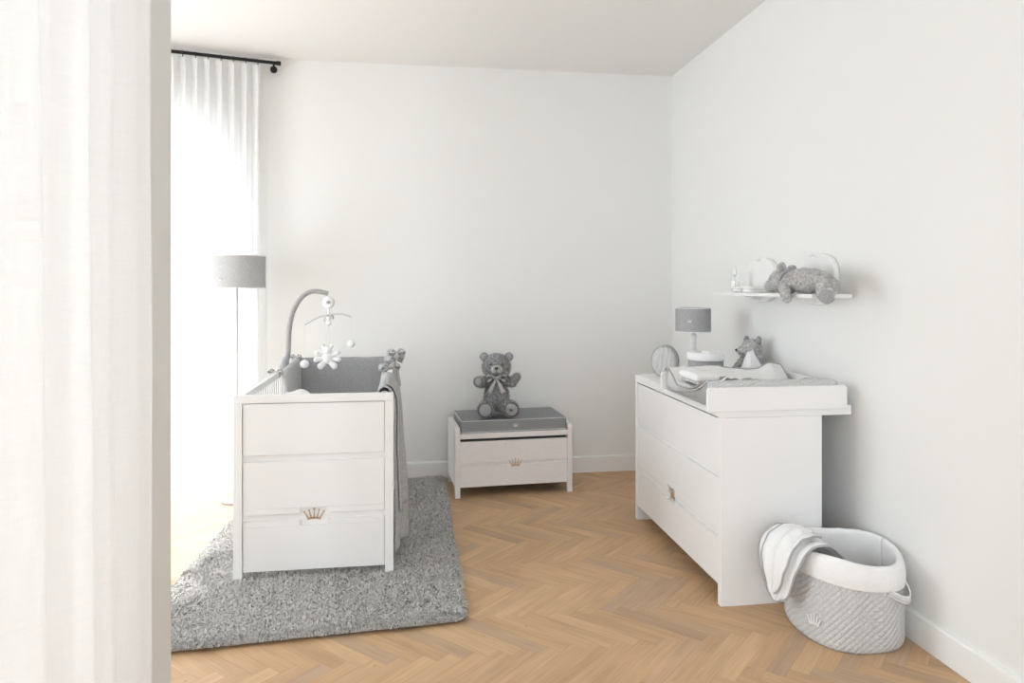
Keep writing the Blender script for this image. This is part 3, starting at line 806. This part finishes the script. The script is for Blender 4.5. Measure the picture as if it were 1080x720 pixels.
# lying bear on the shelf, head to the far end; local x = towards the wall, y = along the shelf (far), z up
ST = 1.362
t = thing('teddy_bear', 'grey plush teddy bear lying on its side along the white wall shelf', 'teddy bear', (1.80, 3.03, ST), R(0))
L = [((0, .0, .062), (.060, .095, .058)), ((.002, -.06, .060), (.058, .065, .056)), ((-.002, .075, .060), (.050, .055, .050)),
     ((-.014, .160, .060), (.062, .066, .060)), ((-.030, .225, .036), (.036, .048, .033))]
L += seg_balls((-.040, .08, .050), (-.078, .035, .028), .030, .028, 4)+seg_balls((-.078, .035, .028), (-.094, -.022, -.022), .027, .022, 4)
L += seg_balls((.04, .10, .045), (.06, .16, .03), .026, .024, 3)
L += seg_balls((-.015, -.095, .070), (-.035, -.205, .062), .043, .038, 5)+seg_balls((-.035, -.205, .062), (-.058, -.268, .004), .038, .036, 4)
L += seg_balls((.035, -.09, .05), (.05, -.135, .04), .038, .036, 3)
body = plush(t, balls_mesh(L), 'body', 'furl'); fur_tufts(body, L, 34000, .009, 'furl', 3)
for (c, yaw) in (((-.038, .125, .122), 10), ((.035, .16, .110), -20)):
    e = put('ear', G().ball(c, (.026, .016, .030), 14, Matrix.Rotation(R(yaw), 3, 'Z')), 'furl', t, local=True, smooth=True)
    put('inner_ear', G().ball((c[0]-.008, c[1]-.011, c[2]), (.015, .008, .018), 12), 'pad', e, local=True, smooth=True)
put('nose', G().ball((-.036, .272, .036), (.010, .008, .009), 12), 'dark', t, local=True, smooth=True)
for sx in (-.055, .012): put('eye', G().ball((sx-.004, .196, .070), .006, 10), 'dark', t, local=True, smooth=True)
put('foot_pad', G().ball((-.070, -.292, -.008), (.030, .012, .031), 16, Matrix.Rotation(R(-25), 3, 'Z')), 'pad', t, local=True, smooth=True)
put('neck_ribbon', G().tube([(-.006+.053*math.cos(2*PI*i/32), .113, .058+.050*math.sin(2*PI*i/32)) for i in range(32)], .009, 8, True), 'grey', t, local=True, smooth=True)

# comforter toy at the wall on the dresser
t = thing('bear_comforter', 'little grey plush bear comforter holding a pale square cloth against the wall on the dresser', 'plush toy', (1.865, 3.66, DT))
L = [((.0, .0, .185), (.058, .060, .054)), ((-.045, .02, .172), (.032, .032, .026)), ((.02, .0, .105), (.055, .06, .085)), ((.0, .03, .042), (.07, .08, .032))]
L += seg_balls((-.02, .05, .12), (-.05, .09, .06), .026, .024, 4)
body = plush(t, balls_mesh(L), 'body', 'furl', .005, .004); fur_tufts(body, L, 36000, .008, 'furl', 4)
for c in ((-.005, .048, .228), (.018, -.045, .232)):
    e = put('ear', G().ball(c, (.014, .024, .026), 12), 'fur', t, local=True, smooth=True)
    put('inner_ear', G().ball((c[0]-.010, c[1], c[2]), (.006, .015, .016), 12), 'pad', e, local=True, smooth=True)
put('nose', G().ball((-.078, .024, .176), (.007, .010, .008), 10), 'dark', t, local=True, smooth=True)
def cf(u, v):
    # a tent-like peak of cloth held in front
    a = 2*PI*u; k = 1-v
    q = (abs(math.cos(a))**.45*math.copysign(1, math.cos(a)), abs(math.sin(a))**.45*math.copysign(1, math.sin(a)))
    r = .010+k*.088
    return (-.055+q[0]*r*.8+.006*noise.noise(Vector((u*9, v*6, 0))), -.118+.022*v+q[1]*r*(1-.25*k*math.sin(3*a)), .002+v*.176+.012*noise.noise(Vector((math.cos(a)*1.5, math.sin(a)*1.5, v*3))))
put('cloth', G().grid(cf, 40, 20), 'terry', t, local=True, solid=.006)
put('arm_strap', G().tube(smooth_path([(-.03, .07, .06), (-.09, .10, .062), (-.15, .14, .058)], 5), .006, 8), 'pad', t, local=True, smooth=True)

# ------------------------------------------------------------------ dresser
DX0, DX1, DY0, DY1 = 1.33, 1.806, 2.89, 4.07
ds = thing('dresser', 'wide white dresser with three drawers and a gold crown, standing against the right wall', 'dresser', ((DX0+DX1)/2, (DY0+DY1)/2, 0))
SP = .032
for y in (DY0, DY1-SP):
    g = G().prism([(DX0, 0), (DX0+.055, 0), (DX0+.055, .0), (DX1, 0), (DX1, .822), (DX0, .822)], 1, y, y+SP)
    put('side_panel', g, 'lacq', ds, bevel=.0025)
g = G().prism([(DX0, .8225), (XR-.018, .8225), (XR-.018, DT), (DX0, DT)], 1, DY0-.001, DY1+.001)
put('top', g, 'lacq', ds, bevel=.002)
put('carcass', G().box(DX0+.026, DX1-.004, DY0+SP, DY1-SP, .085, .815), 'lacqin', ds)
put('back_leg', G().box(XR-.06, XR-.02, DY1-.06, DY1-.02, 0, .8225), 'lacq', ds, bevel=.002)
gy = [(.815, .575), (.553, .312), (.290, .085)]
for k, (zt, zb) in enumerate(gy):
    y0, y1 = DY0+SP+.003, DY1-SP-.003
    g = G(); cyy = (y0+y1)/2+.02
    if k == 1:
        g.box(DX0+.004, DX0+.022, y0, y1, zb+.038, zt); g.box(DX0+.004, DX0+.022, y0, cyy-.055, zb, zb+.038); g.box(DX0+.004, DX0+.022, cyy+.055, y1, zb, zb+.038)
    elif k == 2:
        g.box(DX0+.004, DX0+.022, y0, y1, zb, zt-.018); g.box(DX0+.004, DX0+.022, y0, cyy-.055, zt-.018, zt); g.box(DX0+.004, DX0+.022, cyy+.055, y1, zt-.018, zt)
    else: g.box(DX0+.004, DX0+.022, y0, y1, zb, zt)
    d = put('drawer', g, 'lacq', ds, bevel=.0018)
    if k < 2: put('finger_groove', G().box(DX0+.019, DX0+.0255, y0, y1, zb-.024, zb+.002), 'lacq', d)
    if k == 1:
        put('crown_emblem', crown(.085, .056, .003, Matrix.Translation((DX0+.018, cyy, .283)) @ Matrix.Rotation(R(-90), 4, 'Z')), 'gold', d, label='gold crown emblem')

# ------------------------------------------------------------------ changing tray, pad and cloths
tr_ = thing('changing_tray', 'white changing tray frame with raised boards on the near end of the dresser', 'changing tray', (1.58, 3.165, DT))
def board(y0, y1, z0=.8655):
    x0, x1, z1, r = 1.262, 1.915, .957, .014
    return G().prism([(x0, z0-.012 if y0 < DY0 else z0), (x1, z0-.012 if y0 < DY0 else z0)]+arc(x1-r, z1-r, r, 0, 90, 5)+arc(x0+r, z1-r, r, 90, 180, 5), 1, y0, y1)
put('side_board', board(2.872, 2.8885), 'lacq', tr_, bevel=.0015)
put('side_board', board(3.435, 3.453), 'lacq', tr_, bevel=.0015)
put('back_board', G().box(1.897, 1.915, 2.8885, 3.435, .8655, .957), 'lacq', tr_, bevel=.0015)

def ztop(y):
    s = (y-3.163)/.235
    return .912+.072*min(1, abs(s))**2.0
def pad_sec(v):
    """closed section of the pad, v 0..1"""
    y0, y1 = 2.897, 3.427
    if v < .12:
        k = v/.12; a = PI+k*PI/2*-1
        return (y0+.034-.034*math.cos(k*PI/2), .868+ (.984-.868)*math.sin(k*PI/2)) if False else (y0+.03*(1-math.cos(k*PI/2)), .868+(.978-.868)*math.sin(k*PI/2))
    if v < .62:
        k = (v-.12)/.5; y = y0+.03+k*(y1-y0-.06); return (y, ztop(y)-.002)
    if v < .74:
        k = (v-.62)/.12; return (y1-.03+.03*math.sin(k*PI/2), .978-(.978-.868)*(1-math.cos(k*PI/2)))
    k = (v-.74)/.26; return (y1+(y0-y1)*k, .868)
def padf(u, v):
    y, z = pad_sec(v); x = 1.285+u*.608
    yc, zc = 3.163, .90
    e = min(1, u/.03, (1-u)/.03)**.5; s = .90+.10*e
    return (x, yc+(y-yc)*(.99+.01*e), .868+(z-.868)*s)
g = G().grid(padf, 40, 90)
n = 90; g.f.append(tuple(j*41 for j in range(n))); g.f.append(tuple(j*41+40 for j in range(n-1, -1, -1)))
cp = thing('changing_pad', 'light grey quilted changing pad with raised edges lying in the white tray', 'changing pad', (1.58, 3.163, .868))
put('pad_body', g, 'quilt2', cp, uvscale=(.61, 1.3))
def edge_loop(x, off=0):
    return [(x, *pad_sec(i/60)) for i in range(60)]
put('piping', G().tube(edge_loop(1.285), .0035, 6, True), 'pipel', cp, smooth=True)

tw = thing('bath_towel', 'white hooded towel with grey edging spread over the quilted changing pad', 'towel', (1.55, 3.17, .92))
def towf(u, v):
    x = 1.270+u*.55; y = 2.972+v*.42
    y += .012*math.sin(u*11)*(1-v); 
    if v > .5: y += .03*(v-.5)*2*math.sin(u*5+1)
    x2 = x+.035*u*(v-.2)*2+.010*math.sin(v*9)
    z = ztop(min(3.40, max(2.93, y)))+.007+.010*max(0, noise.noise(Vector((x*11, y*9, 3))))+.006*max(0, noise.noise(Vector((x*30, y*26, 5))))
    if y > 3.39: z -= (y-3.39)*.8
    z += .028*math.exp(-((u-.88)**2/.006+(v-.93)**2/.05))
    return Vector((x2, y, z))
put('towel_cloth', G().grid(towf, 60, 50), 'terry', tw, solid=.004)
per = [towf(0, i/30) for i in range(30)]+[towf(i/40, 1) for i in range(40)]+[towf(1, 1-i/30) for i in range(30)]+[towf(1-i/40, 0) for i in range(40)]
put('edging', G().tube([p+Vector((0, 0, .001)) for p in per], .0042, 7, True), 'pipe', tw, smooth=True)

fc = thing('folded_cloth', 'small folded white washcloth on the left end of the changing pad', 'washcloth', (1.36, 3.19, .939), R(8))
def pillowy(w, d, z0, z1, seed=0, nn=24):
    g = G()
    def f(u, v):
        a = 2*PI*v; ca, sa = math.cos(a), math.sin(a)
        q = lambda c: math.copysign(abs(c)**.5, c)
        e = min(1, u/.08, (1-u)/.08)**.5
        return ((u-.5)*w, q(ca)*d/2*(.9+.1*e), (z0+z1)/2+q(sa)*(z1-z0)/2*(.35+.65*e)+.002*noise.noise(Vector((u*7, v*7, seed))))
    g.grid(f, nn, 24)
    g.f.append(tuple(j*(nn+1) for j in range(24))); g.f.append(tuple(j*(nn+1)+nn for j in range(23, -1, -1)))
    return g
for k, (w, d, z0, z1, mt) in enumerate(((.118, .155, .0, .018, 'greyl'), (.13, .165, .016, .050, 'white_cloth'))):
    g = pillowy(w, d, z0, z1, k); g.v = [Vector((p.x, p.y, p.z+p.y*.06)) for p in g.v]
    put('fold', g, mt, fc, local=True)
gc = thing('muslin_cloth', 'small crumpled grey cloth lying in the middle of the changing pad', 'cloth', (1.52, 3.14, .93))
def gcf(u, v):
    a = (u-.5)*.13; b_ = (v-.5)*.20; x = 1.52+a*.97-b_*.26; y = 3.14+a*.26+b_*.97
    return (x, y, ztop(y)+.028+.012*math.cos(a*34)*(1-.4*v)+.008*noise.noise(Vector((u*4, v*4, 2))))
put('cloth', G().grid(gcf, 24, 24), 'grey', gc, solid=.004)
def wcf(u, v):
    x = 1.375+u*.10; y = 2.985+v*.10
    return (x, y, ztop(y)+.020+.018*math.sin(u*PI)*(.6+.4*math.sin(v*5))+.008*noise.noise(Vector((u*5, v*5, 9))))
single('crumpled_cloth', G().grid(wcf, 24, 24), 'terry', 'loosely crumpled white cloth between folded washcloth and grey cloth', 'cloth', solid=.005)

# toiletry bag: oval, standing
tb = thing('toiletry_bag', 'oval grey quilted toiletry bag standing upright at the far front corner of the dresser', 'bag', (1.465, 3.93, DT), R(-34))
def oval(ry, y0, y1):
    g = G()
    def f(u, v):
        a = 2*PI*u
        prof = [(0, y0), (.75, y0), (.95, y0+.006), (1, y0+.016), (1, y1-.016), (.95, y1-.006), (.75, y1), (0, y1)]
        k = v*(len(prof)-1); i = min(int(k), len(prof)-2); r = prof[i][0]*(1-(k-i))+prof[i+1][0]*(k-i); yy = prof[i][1]*(1-(k-i))+prof[i+1][1]*(k-i)
        z = math.sin(a); zz = .092+.090*r*z
        return (.072*r*math.cos(a)*(1+.06*(z < 0)), yy, max(.001, zz))
    g.grid(f, 48, 28); return g
g = oval(1, -.035, .035)
for i in g.uv: g.uv[i] = (g.v[i].x+g.v[i].y, g.v[i].z*.15)
put('bag_body', g, 'quilt', tb, local=True)
for yy in (-.030, .012, .028):
    put('piping', G().tube([(.0735*math.cos(2*PI*i/48), yy, max(.004, .092+.092*math.sin(2*PI*i/48))) for i in range(48)], .003, 6, True), 'pipe', tb, local=True, smooth=True)

# little round basket on the dresser
lb = thing('small_fabric_basket', 'small round grey fabric basket with a white folded rim beside the table lamp', 'basket', (1.597, 3.66, DT))
r = .094
put('basket_body', G().lathe([(0, 0), (r-.008, 0), (r, .01), (r, .140), (r-.004, .140), (r-.004, .01), (0, .006)], 40), 'grey', lb, local=True, smooth=True)
put('folded_rim', G().lathe([(r+.001, .130), (r+.005, .127), (r+.007, .135), (r+.006, .160), (r+.001, .172), (r-.006, .170), (r-.009, .155), (r-.009, .05)], 40), 'white_cloth', lb, local=True, smooth=True)
for i in range(3):
    g = pillowy(.085, .085, 0, .03, i)
    Mx = Matrix.Translation((-.035+.035*i, .01*(i-1), .125+.008*i)) @ Matrix.Rotation(R(50*i), 4, 'Z') @ Matrix.Rotation(R(12*(i-1)), 4, 'X')
    g.v = [Mx @ p for p in g.v]
    g.v = [Vector((1.597, 3.66, DT))+p for p in g.v]
    single('cotton_wad', g, 'terry', ['white cotton wad leftmost in the small fabric basket', 'white cotton wad in the middle of the small fabric basket', 'white cotton wad rightmost in the small fabric basket'][i], 'cloth', 'cotton wads in the small basket')

# ------------------------------------------------------------------ wall shelf
shf = thing('wall_shelf', 'white wall shelf carried by two rounded heart-shaped brackets', 'shelf', (XR, 3.38, ST-.018))
put('shelf_board', G().box(1.745, XR-.026, 2.87, 3.90, ST-.018, ST), 'wplastic', shf, bevel=.002)
def heart(cy, w, h, z0, dent):
    pts = []
    n = 72
    for i in range(n):
        a = 2*PI*i/n
        c, s = math.cos(a), math.sin(a)
        x = math.copysign(abs(c)**.72, c); z = math.copysign(abs(s)**.78, s)
        zz = z
        if s > 0: zz = z - dent*math.exp(-((x-.12)/.13)**2)
        else: x = x*(1-.12*(-z)**2)
        pts.append((cy+x*w/2, z0+h/2+zz*h/2))
    return pts
for cy, w in ((3.70, .33), (3.155, .32)):
    outl = heart(cy, w, .25, 1.305, .16)
    o = put('bracket', G().prism(outl, 0, XR-.030, XR), 'wplastic', shf, bevel=.010)
    g = G().prism([(XR-.022, ST-.018), (1.83, ST-.018), (XR-.022, 1.315)], 1, cy-.008, cy+.008)
    put('support_fin', g, 'wplastic', o, bevel=.002)
# bottle
bt = thing('lotion_bottle', 'clear square bottle with a white cap at the far end of the wall shelf', 'bottle', (1.835, 3.80, ST), R(20))
put('bottle_body', G().box(-.017, .017, -.017, .017, 0, .092), 'bottle', bt, local=True, bevel=.004)
put('label_sticker', G().box(-.0176, -.0172, -.012, .012, .02, .065), 'white_cloth', bt, local=True)
put('neck', G().lathe([(.008, .092), (.008, .105), (.0, .105)], 16), 'chrome', bt, local=True, smooth=True)
put('cap', G().lathe([(0, .100), (.011, .100), (.011, .135), (.009, .137), (0, .137)], 20), 'wplastic', bt, local=True)
labs = ['folded white washcloth at the bottom of the far pile on the wall shelf', 'folded white washcloth on top of the far pile on the wall shelf',
        'folded cream washcloth at the bottom of the pile nearest the lying bear', 'folded cream washcloth on top of the pile nearest the lying bear']
for i, (y, z) in enumerate(((3.66, 0), (3.655, .017), (3.54, 0), (3.545, .015))):
    g = pillowy(.11, .10, 0, .017, i)
    g.v = [Vector((1.825, y, ST))+Vector((p.x, p.y, p.z+z)) for p in g.v]
    single('washcloth', g, 'white_cloth' if i < 2 else 'terry', labs[i], 'washcloth', 'folded washcloths on the wall shelf')

# ------------------------------------------------------------------ big basket
KX, KY = 1.745, 2.652
bk = thing('laundry_basket', 'oval light grey quilted fabric basket with a white lining on the floor', 'basket', (KX, KY, 0))
def foot(a, sx, sy, p=.80):
    c, s = math.cos(a), math.sin(a)
    return sx*math.copysign(abs(c)**p, c), sy*math.copysign(abs(s)**p, s)
RX, RY = .197, .222
def wallr(z):      # scale of the outline with height
    return 1.0-.05*(z/.33)+.025*math.sin(PI*min(1, z/.3))-.05*math.exp(-z/.012)
def kf(u, v):
    z = v*.27; a = 2*PI*u; x, y = foot(a, RX, RY); s = wallr(z)*(1+.006*noise.noise(Vector((x*9, y*9, z*9))))
    return (x*s, y*s, z+.001)
kb = put('basket_wall', G().grid(kf, 96, 24), 'quilt', bk, local=True, uvscale=(1.34, .27), solid=.008)
put('basket_base', G().add([(*[c*.95 for c in foot(2*PI*i/60, RX, RY)], .012) for i in range(60)], [tuple(range(60))]), 'quilt', bk, local=True, solid=.01)
def rimz(a):   # the rim is wavy
    return .338+.010*math.sin(a*2+.8)+.007*math.sin(a*3+2)
def cf(u, v):
    """lining: from inside bottom, up, over the rim and down the outside"""
    a = 2*PI*u; x, y = foot(a, RX, RY, .82); zr = rimz(a)
    if v < .45: k = v/.45; z = .03+k*(zr-.05); s = wallr(z)-.075-.0*k
    elif v < .62:
        k = (v-.45)/.17; z = zr-.02+.022*math.sin(k*PI); s = wallr(zr)-.075+.125*(1-math.cos(k*PI))/2
    else:
        k = (v-.62)/.38; zb = .245+.012*math.sin(a*2+.5); z = zr-.02+(zb-zr+.02)*k; s = wallr(z)+.050-.012*k+.022*math.sin(PI*k)
    w = .010*noise.noise(Vector((x*16, y*16, z*7)))*(1.8 if v < .5 else 1.1)+.005*noise.noise(Vector((x*40, y*40, z*22)))
    return (x*(s+w*2), y*(s+w*2), z+.3*w)
put('lining', G().grid(cf, 110, 60), 'white_cloth', bk, local=True, solid=.003)
def lerp_loop(a0, bulge, zc, drop):
    P = []
    for i in range(17):
        k = i/16; a = R(a0+(k-.5)*44); x, y = foot(a, RX, RY); s = 1.01+bulge*math.sin(PI*k)
        P.append(Vector((x*s, y*s, zc-drop*math.sin(PI*k))))
    return P
for a0 in (-60, 120):
    P = lerp_loop(a0, .13, .238, .035)
    g = G(); V = []
    for p in P: V += [p+Vector((0, 0, -.011)), p+Vector((0, 0, .011))]
    g.add(V, [(2*i, 2*i+1, 2*i+3, 2*i+2) for i in range(16)])
    hd = put('handle', g, 'quilt', bk, local=True, solid=.005, smooth=True)
    put('handle_edging', G().tube([p+Vector((0, 0, -.011)) for p in P], .003, 6).tube([p+Vector((0, 0, .011)) for p in P], .003, 6), 'white_cloth', hd, local=True, smooth=True)
a = R(205); px, py = foot(a, RX, RY)
aa = math.atan2(py, px)
s = wallr(.12)
place = Matrix.Translation((px*s-.010*math.cos(.0), py*s-.003, .075)) @ Matrix.Rotation(R(-62), 4, 'Z')
put('crown_emblem', crown(.060, .045, .003, place), 'wplastic', kb, local=True, label='white crown emblem')

# towel over the basket rim
ht = thing('hooded_towel', 'white hooded towel with grey edging draped over the left rim of the quilted floor basket', 'towel', (1.50, 2.68, .11))
prof = smooth_path([(1.76, 0, .20), (1.70, 0, .29), (1.64, 0, .348), (1.58, 0, .370), (1.525, 0, .360), (1.482, 0, .325), (1.457, 0, .27), (1.445, 0, .20), (1.445, 0, .105)], 6)
def htf(u, v, off=0.0, nar=1.0, va=0.0, vb=1.0):
    v = 1-(1-v)**1.7                        # denser rows towards the rounded end
    vv = va+(vb-va)*v
    k = vv*(len(prof)-1); i = min(int(k), len(prof)-2); p = prof[i].lerp(prof[i+1], k-i)
    n = Vector((prof[i+1].z-prof[i].z, 0, -(prof[i+1].x-prof[i].x))).normalized()
    w = .235*nar*(1-.10*vv)
    if v > .55: w *= math.sqrt(max(0.0, 1-((v-.55)/.45)**2))
    if va > 0 and v < .2: w *= .6+.4*v/.2
    y = 2.69-.03*vv+(u-.5)*w
    fold = .010*math.sin(u*15+v*3)*(1-abs(2*u-1)**3)+.006*noise.noise(Vector((u*5, v*8, 1)))
    q = p+n*(fold+off)
    return Vector((q.x+.022*vv+(2.69-.03*vv-y)*.38*vv, y+.05*(1-vv)*(u-.5), q.z+.02*vv))
for k, (off, nar, va, vb, nm) in enumerate(((0, 1.0, 0, 1.0, 'towel_cloth'), (.016, .60, .30, .95, 'hood'))):
    f = lambda u, v, off=off, nar=nar, va=va, vb=vb: htf(u, v, off, nar, va, vb)
    o = put(nm, G().grid(f, 30, 60), 'terry', ht, solid=.005)
    per = [f(0, i/60) for i in range(60)]+[f(1, 1-i/60) for i in range(61)]
    put('edging', G().tube(per, .0048, 7), 'pipe', o, smooth=True)

# ------------------------------------------------------------------ camera and light
cam = bpy.data.cameras.new('camera'); co = bpy.data.objects.new('camera', cam); C.objects.link(co)
co.location = (0, 0, 1.4); co.rotation_euler = (R(90), 0, R(-8.1))
cam.sensor_width = 36; cam.lens = 738/1080*36; cam.shift_y = -59/1080; cam.clip_start = .02
bpy.context.scene.camera = co

w = bpy.data.worlds.new('sky'); w.use_nodes = True; bpy.context.scene.world = w
bg = w.node_tree.nodes['Background']; bg.inputs['Color'].default_value = (.87, .94, 1, 1); bg.inputs['Strength'].default_value = 2.2
def area(name, loc, d, sx, sy, power, col=(1, 1, 1)):
    l = bpy.data.lights.new(name, 'AREA'); l.shape = 'RECTANGLE'; l.size = sx; l.size_y = sy; l.energy = power; l.color = col
    o = bpy.data.objects.new(name, l); C.objects.link(o); o.location = loc
    o.rotation_euler = Vector(d).to_track_quat('-Z', 'Y').to_euler()
    return o
area('daylight_near_window', (-1.35, .75, 1.45), (1, .0, -.02), 2.5, 2.6, 10, (.82, .91, 1))
area('fill_added_window', (-1.3, -1.95, 1.6), (1, .75, -.12), 1.7, 2.4, 84, (.84, .925, 1))  # added fill at the made-up rear window, lifts crib front and right wall
p = bay(.744, 1.4, -.55); area('daylight_arched_window', tuple(p), tuple(WN), 1.3, 2.5, 18, (.92, .96, 1))
area('daylight_bay_window', (BL.x-.5, 3.46, 1.4), (1, .0, -.05), 1.6, 2.5, 60, (.88, .945, 1))

sl = bpy.data.lights.new('sun', 'SUN'); sl.energy = 22; sl.angle = R(1.5); sl.color = (1, .985, .96)
so = bpy.data.objects.new('sun', sl); C.objects.link(so); so.location = (-2, 9, 6); so.rotation_euler = Vector((.16, -.66, -.80)).to_track_quat('-Z', 'Y').to_euler()
sc = bpy.context.scene
sc.view_settings.view_transform = 'Standard'; sc.view_settings.look = 'None'; sc.view_settings.gamma = 1
sc.view_settings.use_curve_mapping = False; sc.view_settings.exposure = 0.16
sc.cycles.use_denoising = True
sc.cycles.max_bounces = 10; sc.cycles.diffuse_bounces = 6; sc.cycles.transparent_max_bounces = 12
